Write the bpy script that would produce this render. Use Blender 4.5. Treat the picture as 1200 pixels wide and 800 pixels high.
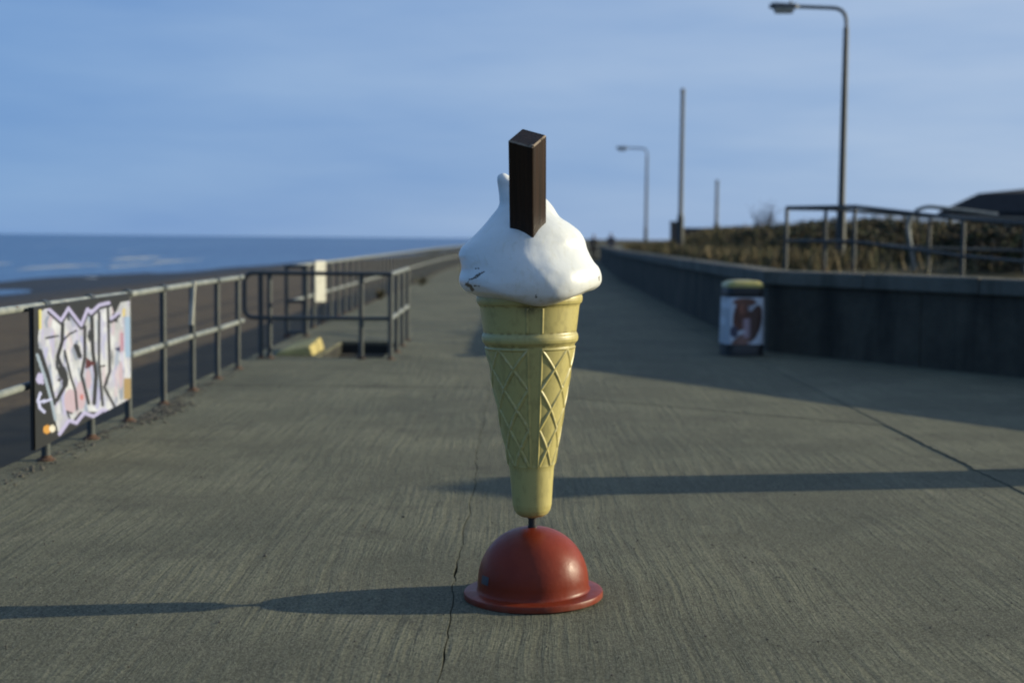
import bpy, bmesh, math, random
import numpy as np
from mathutils import Vector, Matrix
random.seed(7); rng = np.random.default_rng(7)
R = math.radians
scene = bpy.context.scene
for o in list(bpy.data.objects): bpy.data.objects.remove(o)
COL = scene.collection

# ------------------------------------------------------------------ camera
cam_d = bpy.data.cameras.new('camera'); cam = bpy.data.objects.new('camera', cam_d); COL.objects.link(cam)
cam_d.lens = 50.0; cam_d.sensor_width = 36.0; cam_d.clip_start = 0.05; cam_d.clip_end = 60000
cam.location = (0, 0, 1.5)
PITCH, ROLL = 4.135, 0.55
cam.rotation_euler = (Matrix.Rotation(R(90 - PITCH), 3, 'X') @ Matrix.Rotation(R(ROLL), 3, 'Z')).to_euler()
cam_d.dof.use_dof = True; cam_d.dof.focus_distance = 5.85; cam_d.dof.aperture_fstop = 1.75
scene.camera = cam

# ------------------------------------------------------------------ sky, sun, exposure
SUN_AZ, SUN_EL = 9.0, 15.0          # azimuth from +X towards +Y
world = bpy.data.worlds.new('World'); scene.world = world; world.use_nodes = True
wn, wl = world.node_tree.nodes, world.node_tree.links
wn.clear()
wo = wn.new('ShaderNodeOutputWorld'); bg = wn.new('ShaderNodeBackground')
sky = wn.new('ShaderNodeTexSky'); sky.sky_type = 'NISHITA'; sky.sun_disc = False
sky.sun_elevation = R(SUN_EL); sky.sun_rotation = R(90 - SUN_AZ)
sky.altitude = 0; sky.air_density = 1.0; sky.dust_density = 0.15; sky.ozone_density = 4.0
# thin high veil of cloud over the blue: pale towards the sun, deeper blue away from it
tc = wn.new('ShaderNodeTexCoord')
dp = wn.new('ShaderNodeVectorMath'); dp.operation = 'DOT_PRODUCT'
dp.inputs[1].default_value = (math.cos(R(SUN_EL))*math.cos(R(SUN_AZ)), math.cos(R(SUN_EL))*math.sin(R(SUN_AZ)), math.sin(R(SUN_EL)))
mr = wn.new('ShaderNodeMapRange'); mr.inputs['From Min'].default_value = -.45; mr.inputs['From Max'].default_value = .75
veil = wn.new('ShaderNodeMix'); veil.data_type = 'RGBA'; veil.inputs['A'].default_value = (.86, 2.22, 4.80, 1); veil.inputs['B'].default_value = (3.55, 4.50, 5.95, 1)
mp = wn.new('ShaderNodeMapping'); mp.inputs['Scale'].default_value = (1.3, 1.3, 8); mp.inputs['Rotation'].default_value = (0, R(7), 0)
nz = wn.new('ShaderNodeTexNoise'); nz.inputs['Scale'].default_value = 1.9; nz.inputs['Detail'].default_value = 5; nz.inputs['Roughness'].default_value = .55
rp = wn.new('ShaderNodeValToRGB'); rp.color_ramp.elements[0].position = .34; rp.color_ramp.elements[1].position = .72
rp.color_ramp.elements[0].color = (.82, .88, .95, 1); rp.color_ramp.elements[1].color = (1.24, 1.14, 1.05, 1)
cl = wn.new('ShaderNodeMix'); cl.data_type = 'RGBA'; cl.blend_type = 'MULTIPLY'; cl.inputs['Factor'].default_value = 1; cl.clamp_result = False
mx = wn.new('ShaderNodeMix'); mx.data_type = 'RGBA'; mx.inputs['Factor'].default_value = .93
wl.new(tc.outputs['Generated'], dp.inputs[0]); wl.new(dp.outputs['Value'], mr.inputs['Value']); wl.new(mr.outputs['Result'], veil.inputs['Factor'])
wl.new(tc.outputs['Generated'], mp.inputs['Vector']); wl.new(mp.outputs['Vector'], nz.inputs['Vector']); wl.new(nz.outputs['Fac'], rp.inputs['Fac'])
wl.new(veil.outputs['Result'], cl.inputs['A']); wl.new(rp.outputs['Color'], cl.inputs['B'])
wl.new(sky.outputs['Color'], mx.inputs['A']); wl.new(cl.outputs['Result'], mx.inputs['B'])
wl.new(mx.outputs['Result'], bg.inputs['Color']); wl.new(bg.outputs['Background'], wo.inputs['Surface'])
bg.inputs['Strength'].default_value = 0.095
sun_d = bpy.data.lights.new('sun', 'SUN'); sun_d.energy = 4.9; sun_d.angle = R(0.55); sun_d.color = (1.0, .91, .66)
sun = bpy.data.objects.new('sun', sun_d); COL.objects.link(sun); sun.location = (30, 5, 12)
sdir = Vector((math.cos(R(SUN_EL)) * math.cos(R(SUN_AZ)), math.cos(R(SUN_EL)) * math.sin(R(SUN_AZ)), math.sin(R(SUN_EL))))
sun.rotation_euler = sdir.to_track_quat('Z', 'Y').to_euler()
vs = scene.view_settings
vs.view_transform = 'Standard'; vs.look = 'None'; vs.gamma = 1; vs.use_curve_mapping = False
vs.exposure = 0.4

# ------------------------------------------------------------------ helpers
class MB:
    def __init__(s): s.v = []; s.f = []; s.m = []
    def add(s, vs, fs, mi=0):
        b = len(s.v); s.v += [tuple(p) for p in vs]; s.f += [tuple(b + i for i in f) for f in fs]; s.m += [mi] * len(fs); return s
    def box(s, x0, x1, y0, y1, z0, z1, mi=0):
        return s.add([(x0,y0,z0),(x1,y0,z0),(x1,y1,z0),(x0,y1,z0),(x0,y0,z1),(x1,y0,z1),(x1,y1,z1),(x0,y1,z1)],
                     [(0,3,2,1),(4,5,6,7),(0,1,5,4),(1,2,6,5),(2,3,7,6),(3,0,4,7)], mi)
    def prism(s, poly, z0, z1, mi=0):
        n = len(poly)
        a = sum(poly[i][0]*poly[(i+1)%n][1]-poly[(i+1)%n][0]*poly[i][1] for i in range(n))
        if a < 0: poly = poly[::-1]
        return s.add([(x,y,z0) for x,y in poly]+[(x,y,z1) for x,y in poly],
                     [tuple(range(n-1,-1,-1)), tuple(range(n,2*n))]+[(i,(i+1)%n,n+(i+1)%n,n+i) for i in range(n)], mi)
    def tube(s, pts, r, n=10, mi=0, cap=True):
        pts = [Vector(p) for p in pts]; k = len(pts); rr = r if isinstance(r, (list, tuple)) else [r]*k
        t0 = (pts[1]-pts[0]).normalized(); up = Vector((0,0,1)) if abs(t0.z) < .9 else Vector((1,0,0))
        nrm = t0.cross(up).normalized(); V = []; pt = t0
        for i in range(k):
            a = pts[i]-pts[i-1] if i else pts[1]-pts[0]; b = pts[i+1]-pts[i] if i < k-1 else a
            t = (a.normalized()+b.normalized()).normalized()
            nrm = (pt.rotation_difference(t) @ nrm); nrm = (nrm-t*nrm.dot(t)).normalized(); pt = t
            bi = t.cross(nrm)
            for j in range(n):
                an = 2*math.pi*j/n; V.append(pts[i]+(nrm*math.cos(an)+bi*math.sin(an))*rr[i])
        F = [(i*n+j, i*n+(j+1)%n, (i+1)*n+(j+1)%n, (i+1)*n+j) for i in range(k-1) for j in range(n)]
        if cap: F += [tuple(range(n-1,-1,-1)), tuple(range((k-1)*n, k*n))]
        return s.add(V, F, mi)
    def lathe(s, prof, n=48, mi=0, c=(0,0)):
        V = []; F = []; k = len(prof)
        for r, z in prof:
            for j in range(n):
                a = 2*math.pi*j/n; V.append((c[0]+r*math.cos(a), c[1]+r*math.sin(a), z))
        for i in range(k-1):
            for j in range(n): F.append((i*n+j, i*n+(j+1)%n, (i+1)*n+(j+1)%n, (i+1)*n+j))
        F += [tuple(range(n-1,-1,-1)), tuple(range((k-1)*n, k*n))]
        return s.add(V, F, mi)
    def build(s, name, mats, parent=None, smooth=False, bevel=0):
        me = bpy.data.meshes.new(name); me.from_pydata(s.v, [], s.f)
        if not isinstance(mats, (list, tuple)): mats = [mats]
        for m in mats: me.materials.append(m)
        if len(mats) > 1: me.polygons.foreach_set('material_index', s.m)
        bm = bmesh.new(); bm.from_mesh(me); bmesh.ops.recalc_face_normals(bm, faces=bm.faces); bm.to_mesh(me); bm.free()
        if smooth:
            me.polygons.foreach_set('use_smooth', [True]*len(me.polygons))
            me.set_sharp_from_angle(angle=R(40))
        me.update()
        return link(name, me, parent, bevel)

def link(name, me, parent=None, bevel=0):
    o = bpy.data.objects.new(name, me); COL.objects.link(o)
    if parent: o.parent = parent
    if bevel:
        b = o.modifiers.new('bevel', 'BEVEL'); b.width = bevel; b.segments = 2; b.limit_method = 'ANGLE'; b.angle_limit = R(40)
    return o
def tag(o, label=None, cat=None, group=None, kind=None):
    if label: o['label'] = label
    if cat: o['category'] = cat
    if group: o['group'] = group
    if kind: o['kind'] = kind
    return o
def empty(name, loc=(0,0,0)):
    o = bpy.data.objects.new(name, None); COL.objects.link(o); o.location = loc; o.empty_display_size = .2; return o
def grid_mesh(name, P, mat, wrap=False, cols=None, smooth=True):
    """P: (nu,nv,3) array of points; wrap closes the v direction"""
    nu, nv, _ = P.shape; me = bpy.data.meshes.new(name)
    idx = np.arange(nu*nv).reshape(nu, nv)
    nx = np.roll(idx, -1, 1) if wrap else idx[:, 1:]
    a = idx if wrap else idx[:, :-1]
    q = np.stack([a[:-1], nx[:-1], nx[1:], a[1:]], -1).reshape(-1, 4)
    me.from_pydata(P.reshape(-1, 3).tolist(), [], q.tolist()); me.materials.append(mat)
    if smooth: me.polygons.foreach_set('use_smooth', [True]*len(me.polygons))
    if cols is not None:
        at = me.color_attributes.new('paint', 'FLOAT_COLOR', 'POINT')
        c = np.ones((nu*nv, 4), np.float32); c[:, :3] = cols.reshape(-1, 3); at.data.foreach_set('color', c.ravel())
    me.update(); return me
def quads_mesh(name, C, U, V, mats, mi=None):
    n = len(C); P = np.stack([C-U-V, C+U-V, C+U*.55+V, C-U*.55+V], 1).reshape(-1, 3)
    me = bpy.data.meshes.new(name); me.from_pydata(P.tolist(), [], np.arange(4*n).reshape(-1, 4).tolist())
    for m in (mats if isinstance(mats, list) else [mats]): me.materials.append(m)
    if mi is not None: me.polygons.foreach_set('material_index', mi.astype(np.int32))
    me.update(); return me
def smooth01(a, b, x):
    t = np.clip((np.asarray(x, float)-a)/(b-a), 0, 1); return t*t*(3-2*t)
def vnoise(x, y, seed=0):
    x = np.asarray(x, float); y = np.asarray(y, float); xi = np.floor(x); yi = np.floor(y); fx = x-xi; fy = y-yi
    fx = fx*fx*(3-2*fx); fy = fy*fy*(3-2*fy)
    def h(a, b):
        s = np.sin(a*127.1+b*311.7+seed*74.7)*43758.5453; return s-np.floor(s)
    return (h(xi,yi)*(1-fx)+h(xi+1,yi)*fx)*(1-fy)+(h(xi,yi+1)*(1-fx)+h(xi+1,yi+1)*fx)*fy

# ------------------------------------------------------------------ materials
def new_mat(name):
    m = bpy.data.materials.new(name); m.use_nodes = True; nt = m.node_tree
    return m, nt.nodes, nt.links, nt.nodes['Principled BSDF']
def noise(N, L, vec, scale, detail=4, rough=.55, map_scale=None, rot=None):
    if map_scale:
        mp = N.new('ShaderNodeMapping'); mp.inputs['Scale'].default_value = map_scale
        if rot: mp.inputs['Rotation'].default_value = rot
        L.new(vec, mp.inputs['Vector']); vec = mp.outputs['Vector']
    n = N.new('ShaderNodeTexNoise'); n.inputs['Scale'].default_value = scale; n.inputs['Detail'].default_value = detail
    n.inputs['Roughness'].default_value = rough; L.new(vec, n.inputs['Vector']); return n.outputs['Fac']
def ramp(N, L, fac, *stops):
    r = N.new('ShaderNodeValToRGB'); e = r.color_ramp.elements
    while len(e) < len(stops): e.new(.5)
    for i, (p, c) in enumerate(stops):
        e[i].position = p; e[i].color = (c, c, c, 1) if isinstance(c, (int, float)) else (*c, 1)
    L.new(fac, r.inputs['Fac']); return r.outputs['Color']
def mix(N, L, fac, a, b, mode='MIX'):
    m = N.new('ShaderNodeMix'); m.data_type = 'RGBA'; m.blend_type = mode
    for k, v in (('Factor', fac), ('A', a), ('B', b)):
        if isinstance(v, (int, float)): m.inputs[k].default_value = v
        elif isinstance(v, (tuple, list)): m.inputs[k].default_value = (*v, 1)
        else: L.new(v, m.inputs[k])
    return m.outputs['Result']
def math_(N, L, op, a, b=0):
    m = N.new('ShaderNodeMath'); m.operation = op
    for i, v in enumerate((a, b)):
        if isinstance(v, (int, float)): m.inputs[i].default_value = v
        else: L.new(v, m.inputs[i])
    return m.outputs[0]
def bump(N, L, bsdf, h, strength=1, dist=.01, prev=None):
    b = N.new('ShaderNodeBump'); b.inputs['Strength'].default_value = strength; b.inputs['Distance'].default_value = dist
    L.new(h, b.inputs['Height'])
    if prev: L.new(prev, b.inputs['Normal'])
    L.new(b.outputs['Normal'], bsdf.inputs['Normal']); return b.outputs['Normal']
def plain(name, c1, c2=None, rough=.6, scale=8, bdist=.002, metal=0, spec=.5, dark=None, dpos=.62, obj=False):
    m, N, L, B = new_mat(name); g = N.new('ShaderNodeNewGeometry'); vec = g.outputs['Position']
    if obj: vec = N.new('ShaderNodeTexCoord').outputs['Object']
    c2 = c2 or tuple(x*.75 for x in c1)
    f = noise(N, L, vec, scale, 5, .6)
    col = mix(N, L, ramp(N, L, f, (.35, 0), (.65, 1)), c1, c2)
    if dark:
        f2 = noise(N, L, vec, scale*2.3, 6, .7); col = mix(N, L, ramp(N, L, f2, (dpos, 0), (dpos+.07, 1)), col, dark)
    L.new(col, B.inputs['Base Color']); B.inputs['Roughness'].default_value = rough; B.inputs['Metallic'].default_value = metal
    B.inputs['Specular IOR Level'].default_value = spec
    bump(N, L, B, noise(N, L, vec, scale*6, 4, .6), 1, bdist); return m

def concrete_slab():
    m, N, L, B = new_mat('raked_concrete'); pos = N.new('ShaderNodeNewGeometry').outputs['Position']
    sep = N.new('ShaderNodeSeparateXYZ'); L.new(pos, sep.inputs[0])
    big = noise(N, L, pos, .55, 4, .6); mid = noise(N, L, pos, 2.2, 5, .6); fine = noise(N, L, pos, 85, 4, .75); grit = noise(N, L, pos, 170, 3, .65)
    wx = noise(N, L, pos, 1.1, 2, .5, (.6, .35, 1)); wx2 = noise(N, L, pos, 5, 2, .5, (1, .5, 1))
    x2 = math_(N, L, 'ADD', sep.outputs['X'], math_(N, L, 'MULTIPLY', math_(N, L, 'SUBTRACT', wx, .5), .22))
    x2 = math_(N, L, 'ADD', x2, math_(N, L, 'MULTIPLY', math_(N, L, 'SUBTRACT', wx2, .5), .018))
    cb = N.new('ShaderNodeCombineXYZ'); L.new(x2, cb.inputs['X']); L.new(sep.outputs['Y'], cb.inputs['Y'])
    rake = noise(N, L, cb.outputs[0], 1, 4, .65, (21, .7, 1)); rake2 = noise(N, L, cb.outputs[0], 1, 3, .65, (50, 2.2, 1))
    mask = ramp(N, L, noise(N, L, pos, .9, 4, .6), (.36, .12), (.62, 1))
    rk = math_(N, L, 'MULTIPLY', math_(N, L, 'ADD', ramp(N, L, rake, (.33, 0), (.66, 1)), math_(N, L, 'MULTIPLY', rake2, .6)), mask)
    col = mix(N, L, ramp(N, L, big, (.35, 0), (.68, 1)), (.176, .172, .114), (.120, .123, .084))
    col = mix(N, L, ramp(N, L, mid, (.53, 0), (.75, .75)), col, (.215, .203, .138))
    oi = N.new('ShaderNodeObjectInfo'); tone = ramp(N, L, oi.outputs['Random'], (0, .86), (1, 1.0)); col = mix(N, L, 1.0, col, tone, 'MULTIPLY')
    col = mix(N, L, ramp(N, L, noise(N, L, pos, 1.7, 6, .72), (.57, 0), (.70, .6)), col, (.050, .050, .038))
    col = mix(N, L, ramp(N, L, noise(N, L, pos, 6.5, 6, .75), (.60, 0), (.70, .55)), col, (.056, .054, .040))
    col = mix(N, L, ramp(N, L, rk, (.25, .75), (.8, 0)), col, mix(N, L, 1.0, col, (.62, .62, .62), 'MULTIPLY'))
    col = mix(N, L, ramp(N, L, fine, (.38, .85), (.54, 0)), col, (.030, .030, .023))
    col = mix(N, L, ramp(N, L, grit, (.57, 0), (.68, .8)), col, (.30, .285, .225))
    L.new(col, B.inputs['Base Color']); B.inputs['Roughness'].default_value = .88; B.inputs['Specular IOR Level'].default_value = .22
    n1 = bump(N, L, B, rk, 1, .0090); bump(N, L, B, math_(N, L, 'ADD', fine, math_(N, L, 'MULTIPLY', grit, .6)), 1, .0050, n1)
    return m
def rough_concrete(name, a, b, stain, zdark=None):
    m, N, L, B = new_mat(name); pos = N.new('ShaderNodeNewGeometry').outputs['Position']
    col = mix(N, L, ramp(N, L, noise(N, L, pos, 1.3, 5, .65), (.35, 0), (.65, 1)), a, b)
    col = mix(N, L, ramp(N, L, noise(N, L, pos, 1, 5, .65, (1.5, 1.5, .25)), (.52, 0), (.68, .8)), col, stain)
    col = mix(N, L, ramp(N, L, noise(N, L, pos, 60, 3, .7), (.3, .4), (.5, 0)), col, tuple(x*.4 for x in b))
    L.new(col, B.inputs['Base Color']); B.inputs['Roughness'].default_value = .9; B.inputs['Specular IOR Level'].default_value = .25
    n1 = bump(N, L, B, noise(N, L, pos, 9, 5, .65), 1, .02); bump(N, L, B, noise(N, L, pos, 70, 3, .7), .8, .004, n1)
    return m
def sand_mat():
    m, N, L, B = new_mat('sand'); pos = N.new('ShaderNodeNewGeometry').outputs['Position']
    sep = N.new('ShaderNodeSeparateXYZ'); L.new(pos, sep.inputs[0])
    n = noise(N, L, pos, .12, 4, .6, (1, .35, 1)); n2 = noise(N, L, pos, 1.3, 5, .6)
    wet = math_(N, L, 'ADD', math_(N, L, 'MULTIPLY', sep.outputs['X'], -1/32.0), math_(N, L, 'MULTIPLY', math_(N, L, 'SUBTRACT', n, .5), .5))
    w = ramp(N, L, wet, (.58, 0), (.80, 1))
    dry = mix(N, L, ramp(N, L, n2, (.35, 0), (.65, 1)), (.105, .070, .036), (.062, .044, .025))
    L.new(mix(N, L, w, dry, (.016, .015, .014)), B.inputs['Base Color'])
    rr = ramp(N, L, w, (0, .95), (1, .62)); L.new(rr, B.inputs['Roughness'])
    B.inputs['Specular IOR Level'].default_value = .3
    n1 = bump(N, L, B, n2, 1, .06); bump(N, L, B, noise(N, L, pos, 9, 4, .6), 1, .02, n1); return m
def sea_mat():
    m, N, L, B = new_mat('sea_water'); pos = N.new('ShaderNodeNewGeometry').outputs['Position']
    foam = noise(N, L, pos, .05, 5, .65, (1, .22, 1))
    f2 = noise(N, L, pos, .6, 4, .7, (1, .3, 1))
    fm = math_(N, L, 'MULTIPLY', ramp(N, L, foam, (.63, 0), (.68, 1)), ramp(N, L, f2, (.42, 0), (.55, 1)))
    base = mix(N, L, ramp(N, L, noise(N, L, pos, .02, 3, .5, (1, .2, 1)), (.35, 0), (.65, 1)), (.045, .110, .235), (.060, .135, .265))
    L.new(mix(N, L, math_(N, L, 'MULTIPLY', fm, .6), base, (.6, .6, .58)), B.inputs['Base Color'])
    B.inputs['Roughness'].default_value = .32; B.inputs['IOR'].default_value = 1.33; B.inputs['Specular IOR Level'].default_value = .32
    n1 = bump(N, L, B, noise(N, L, pos, .35, 5, .65, (1, .3, 1)), 1, .9)
    bump(N, L, B, noise(N, L, pos, 2.4, 4, .6, (1, .5, 1)), 1, .14, n1); return m
def print_mat(name, rough=.5, bdist=.0006, dirt=True):
    m, N, L, B = new_mat(name); a = N.new('ShaderNodeVertexColor'); a.layer_name = 'paint'
    pos = N.new('ShaderNodeTexCoord').outputs['Object']; col = a.outputs['Color']
    if dirt:
        col = mix(N, L, ramp(N, L, noise(N, L, pos, 26, 6, .7), (.55, 0), (.75, .45)), col, mix(N, L, 1.0, col, (.6, .58, .52), 'MULTIPLY'))
    L.new(col, B.inputs['Base Color']); B.inputs['Roughness'].default_value = rough
    bump(N, L, B, noise(N, L, pos, 60, 4, .6), 1, bdist); return m

M = {}
M['slab'] = concrete_slab()
M['base'] = rough_concrete('joint_filler', (.035, .034, .03), (.02, .02, .018), (.05, .05, .035))
M['wall'] = rough_concrete('weathered_wall_concrete', (.088, .074, .054), (.048, .041, .031), (.020, .0175, .014))
M['coping'] = rough_concrete('coping_concrete', (.15, .137, .110), (.105, .097, .078), (.06, .056, .042))
M['sand'] = sand_mat(); M['sea'] = sea_mat()
M['rail'] = plain('weathered_rail_paint', (.23, .24, .22), (.12, .135, .13), .5, 7, .0008, 0, .5, (.09, .045, .025), .63)
M['post'] = plain('dark_post_paint', (.045, .054, .054), (.03, .036, .037), .5, 9, .0008, 0, .5, (.075, .04, .024), .60)
M['rust'] = plain('rust', (.10, .05, .028), (.055, .03, .02), .9, 30, .003)
M['white_metal'] = plain('chipped_white_paint', (.46, .45, .39), (.36, .35, .30), .5, 10, .0008, 0, .5, (.2, .14, .09), .68)
M['lamp'] = plain('galvanised_steel', (.040, .044, .041), (.028, .032, .030), .55, 6, .0005, .05)
M['lamp_head'] = plain('lamp_housing', (.07, .072, .07), None, .5, 6, .0005)
M['lens'] = plain('lamp_lens', (.45, .43, .36), None, .25, 6, .0005)
M['black'] = plain('black_metal', (.018, .018, .018), None, .45, 10, .0005)
M['red'] = plain('red_gloss_paint', (.185, .019, .0075), (.150, .015, .006), .38, 14, .0006, 0, .30, (.09, .018, .012), .73, obj=True)
def red_paint():
    m, N, L, B = new_mat('scuffed_red_paint'); pos = N.new('ShaderNodeTexCoord').outputs['Object']
    sep = N.new('ShaderNodeSeparateXYZ'); L.new(pos, sep.inputs[0])
    col = mix(N, L, ramp(N, L, noise(N, L, pos, 7, 5, .6), (.35, 0), (.65, 1)), (.185, .0245, .0075), (.145, .018, .0055))
    sc = noise(N, L, pos, 1, 5, .75, (30, 30, 160)); col = mix(N, L, ramp(N, L, sc, (.66, 0), (.72, .5)), col, (.24, .075, .05))
    low = math_(N, L, 'ADD', math_(N, L, 'MULTIPLY', sep.outputs['Z'], -9), math_(N, L, 'MULTIPLY', noise(N, L, pos, 16, 6, .7), 1.25))
    dust = ramp(N, L, low, (.36, 0), (.70, .28)); col = mix(N, L, dust, col, (.13, .105, .075))
    chips = ramp(N, L, noise(N, L, pos, 34, 4, .7), (.70, 0), (.73, 1)); col = mix(N, L, chips, col, (.07, .03, .022))
    L.new(col, B.inputs['Base Color']); B.inputs['Specular IOR Level'].default_value = .22
    L.new(mix(N, L, dust, ramp(N, L, noise(N, L, pos, 18, 5, .6), (.3, .33), (.7, .48)), (.8, .8, .8)), B.inputs['Roughness'])
    bump(N, L, B, noise(N, L, pos, 40, 4, .6), 1, .0008); return m
M['red'] = red_paint()
M['yellow_paint'] = plain('yellow_concrete_paint', (.42, .34, .12), (.30, .25, .10), .75, 9, .003, 0, .3, (.12, .11, .08), .6)
M['turf'] = plain('dune_turf', (.085, .070, .040), (.05, .045, .027), .95, 1.2, .05, 0, .1, (.04, .032, .022), .58)
M['blade_dry'] = plain('dry_grass', (.17, .125, .064), (.105, .080, .042), .8, 3, .001, 0, .2)
M['blade_green'] = plain('green_grass', (.060, .064, .024), (.042, .046, .018), .8, 3, .001, 0, .2)
M['bramble'] = plain('bramble_leaf', (.075, .055, .033), (.045, .034, .022), .8, 4, .001, 0, .2)
M['bramble2'] = plain('bramble_leaf_green', (.045, .055, .022), (.03, .036, .016), .8, 4, .001, 0, .2)
M['twig'] = plain('twig_bark', (.07, .05, .035), (.045, .033, .025), .9, 12, .001, 0, .2)
M['roof'] = plain('dark_roof_felt', (.022, .022, .024), (.015, .015, .016), .85, 4, .004, 0, .2)
M['render'] = plain('painted_render', (.25, .26, .26), (.18, .19, .19), .8, 3, .004, 0, .3)
M['trim'] = plain('white_trim', (.55, .56, .56), None, .5, 6, .0008)
M['glass'] = plain('dark_glass', (.02, .025, .03), None, .08, 2, .0002)
M['sticker'] = plain('grey_sticker', (.05, .05, .06), (.03, .03, .036), .5, 60, .0003)
M['debris'] = plain('broken_mortar', (.11, .10, .08), (.06, .055, .045), .95, 20, .006)
M['soil'] = plain('dark_soil', (.06, .05, .036), (.035, .03, .022), .95, 15, .01)

def brick_mat():
    m, N, L, B = new_mat('old_brick'); pos = N.new('ShaderNodeTexCoord').outputs['Object']
    b = N.new('ShaderNodeTexBrick'); b.inputs['Scale'].default_value = 1; b.inputs['Brick Width'].default_value = .225; b.inputs['Row Height'].default_value = .075
    b.inputs['Mortar Size'].default_value = .01; b.inputs['Color1'].default_value = (.13, .075, .05, 1); b.inputs['Color2'].default_value = (.08, .05, .036, 1); b.inputs['Mortar'].default_value = (.14, .13, .11, 1)
    mp = N.new('ShaderNodeMapping'); mp.inputs['Rotation'].default_value = (R(90), 0, 0); L.new(pos, mp.inputs['Vector']); L.new(mp.outputs[0], b.inputs['Vector'])
    L.new(b.outputs['Color'], B.inputs['Base Color']); B.inputs['Roughness'].default_value = .9; return m
M['brick'] = brick_mat()

# ------------------------------------------------------------------ setting: promenade of concrete bays
EDGE = -3.3; WELL = (-2.45, -1.62, 17.75, 20.4); RX = 24
base = MB()
base.box(EDGE, RX, -25, WELL[2], -3, -.04); base.box(EDGE, WELL[0], WELL[2], WELL[3], -3, -.04)
base.box(WELL[1], RX, WELL[2], WELL[3], -3, -.04); base.box(EDGE, RX, WELL[3], 420, -3, -.04)
base.box(WELL[0], WELL[1], WELL[2], WELL[3], -3, -1.02)
prom = base.build('promenade', M['base']); tag(prom, kind='structure')

def jag(p, q, amp, seed, step=.055):
    """an uneven joint line from p to q; the wander depends on the place only, so both sides of a joint agree"""
    p = Vector(p); q = Vector(q); d = q-p; ln = d.length; n = max(2, int(ln/step)); t = d/ln; nn = Vector((-t.y, t.x)); out = []
    s0 = p.y if abs(t.y) > .7 else p.x
    for i in range(n+1):
        s = ln*i/n; w = s+s0
        o = amp*((vnoise(w*11, seed*3.1, seed)-.5)*1.3+(vnoise(w*3.1, seed*1.7, seed+5)-.5)*1.3+(vnoise(w*.6, seed*.7, seed+9)-.5)*2.5)
        out.append((p+t*s+nn*o, w))
    return out
def slab(quad, amps, seeds, gaps=(.0005, .0016, .0005, .0016), z1=0.0, step=.055):
    """quad: four corners anticlockwise"""
    poly = []
    for i in range(4):
        p, q = quad[i], quad[(i+1) % 4]; fl = (q[0]+q[1]) < (p[0]+p[1])
        line = jag(q, p, amps[i], seeds[i], step) if fl else jag(p, q, amps[i], seeds[i], step)
        if fl: line = line[::-1]
        t = (Vector(q)-Vector(p)).normalized(); inn = Vector((-t.y, t.x))
        for a, w in line[:-1]:
            e = gaps[i]*(.5+1.2*float(vnoise(w*4.3, seeds[i], 3+i)))
            if seeds[i] == 11: e += (.006 if i == 3 else .003)*math.exp(-((w-6.35)/.10)**2)+.005*math.exp(-((w-5.05)/.12)**2)*(i == 3)
            poly.append(((a+inn*e).x, (a+inn*e).y))
    n = len(poly); me = MB(); c = Vector((sum(p[0] for p in poly)/n, sum(p[1] for p in poly)/n))
    top2 = []
    for x, y in poly:
        d = (c-Vector((x, y))); d.normalize(); top2.append((x+d.x*.0016, y+d.y*.0016))
    V = [(x, y, -.06) for x, y in poly]+[(x, y, z1-.002) for x, y in poly]+[(x, y, z1) for x, y in top2]
    F = [(i, (i+1) % n, n+(i+1) % n, n+i) for i in range(n)]+[(n+i, n+(i+1) % n, 2*n+(i+1) % n, 2*n+i) for i in range(n)]+[tuple(range(2*n, 3*n))]
    me.add(V, F)
    return me.build('slab', M['slab'], prom)
JA, JB = -.23, 3.08
def bay(x0, x1, cuts, al, ar, sl, sr, skew=None, z=0.0):
    for i in range(len(cuts)-1):
        a0, a1 = cuts[i], cuts[i+1]
        ya0, ya1 = (a0 if not isinstance(a0, tuple) else a0[0]), (a0 if not isinstance(a0, tuple) else a0[1])
        yb0, yb1 = (a1 if not isinstance(a1, tuple) else a1[0]), (a1 if not isinstance(a1, tuple) else a1[1])
        slab([(x0, ya0), (x1, ya1), (x1, yb1), (x0, yb0)], [.004, ar, .004, al], [abs(ya0)+x0+50, sr, abs(yb0)+x0+50, sl], z1=z-.0015*((i*7) % 3), step=.03 if yb0 < 25 else .4)
# joints at the same places on both sides of a longitudinal joint keep its two edges alike
cutsA = [-25, -14, 3.2, 14.3, WELL[2]-.05]
bay(EDGE+.02, JA, cutsA, 0, .012, 1, 11)
slab([(EDGE+.02, 17.71), (WELL[0]-.005, 17.71), (WELL[0]-.005, 20.44), (EDGE+.02, 20.44)], [0]*4, [1, 2, 3, 4])
slab([(WELL[1]+.005, 17.71), (JA, 17.71), (JA, 20.44), (WELL[1]+.005, 20.44)], [0, .012, 0, 0], [1, 11, 3, 4])
bay(EDGE+.02, JA, [20.45, 30, 40, 50, 60, 420], 0, .012, 1, 11)
bay(JA, JB, [-25, -14, 3.2, (14.0, 11.6), 17.71, 20.44, 30, 40, 50, 60, 420], .012, .016, 11, 12)
bay(JB, RX, [-25, -14, 3.2, 9.3, 11.6, 17.71, 20.44, 30, 40, 50, 60, 420], .016, 0, 12, 1, z=.006)

# beach, sea, land
def beach_z(x, y): 
    return -1.0+(x-EDGE)*(1.0/29)+.10*(vnoise(x*.25, y*.12, 2)-.5)*smooth01(-4, -9, x)-.55*smooth01(130, 320, y)
xs = np.concatenate([np.linspace(-60, -34, 14), np.linspace(-33, -3.2, 90)]); ys = np.concatenate([np.linspace(-60, 120, 160), np.linspace(125, 1500, 90), [6000]])
X, Y = np.meshgrid(xs, ys); Z = beach_z(X, Y); Z[:, -1] = -1.0
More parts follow.
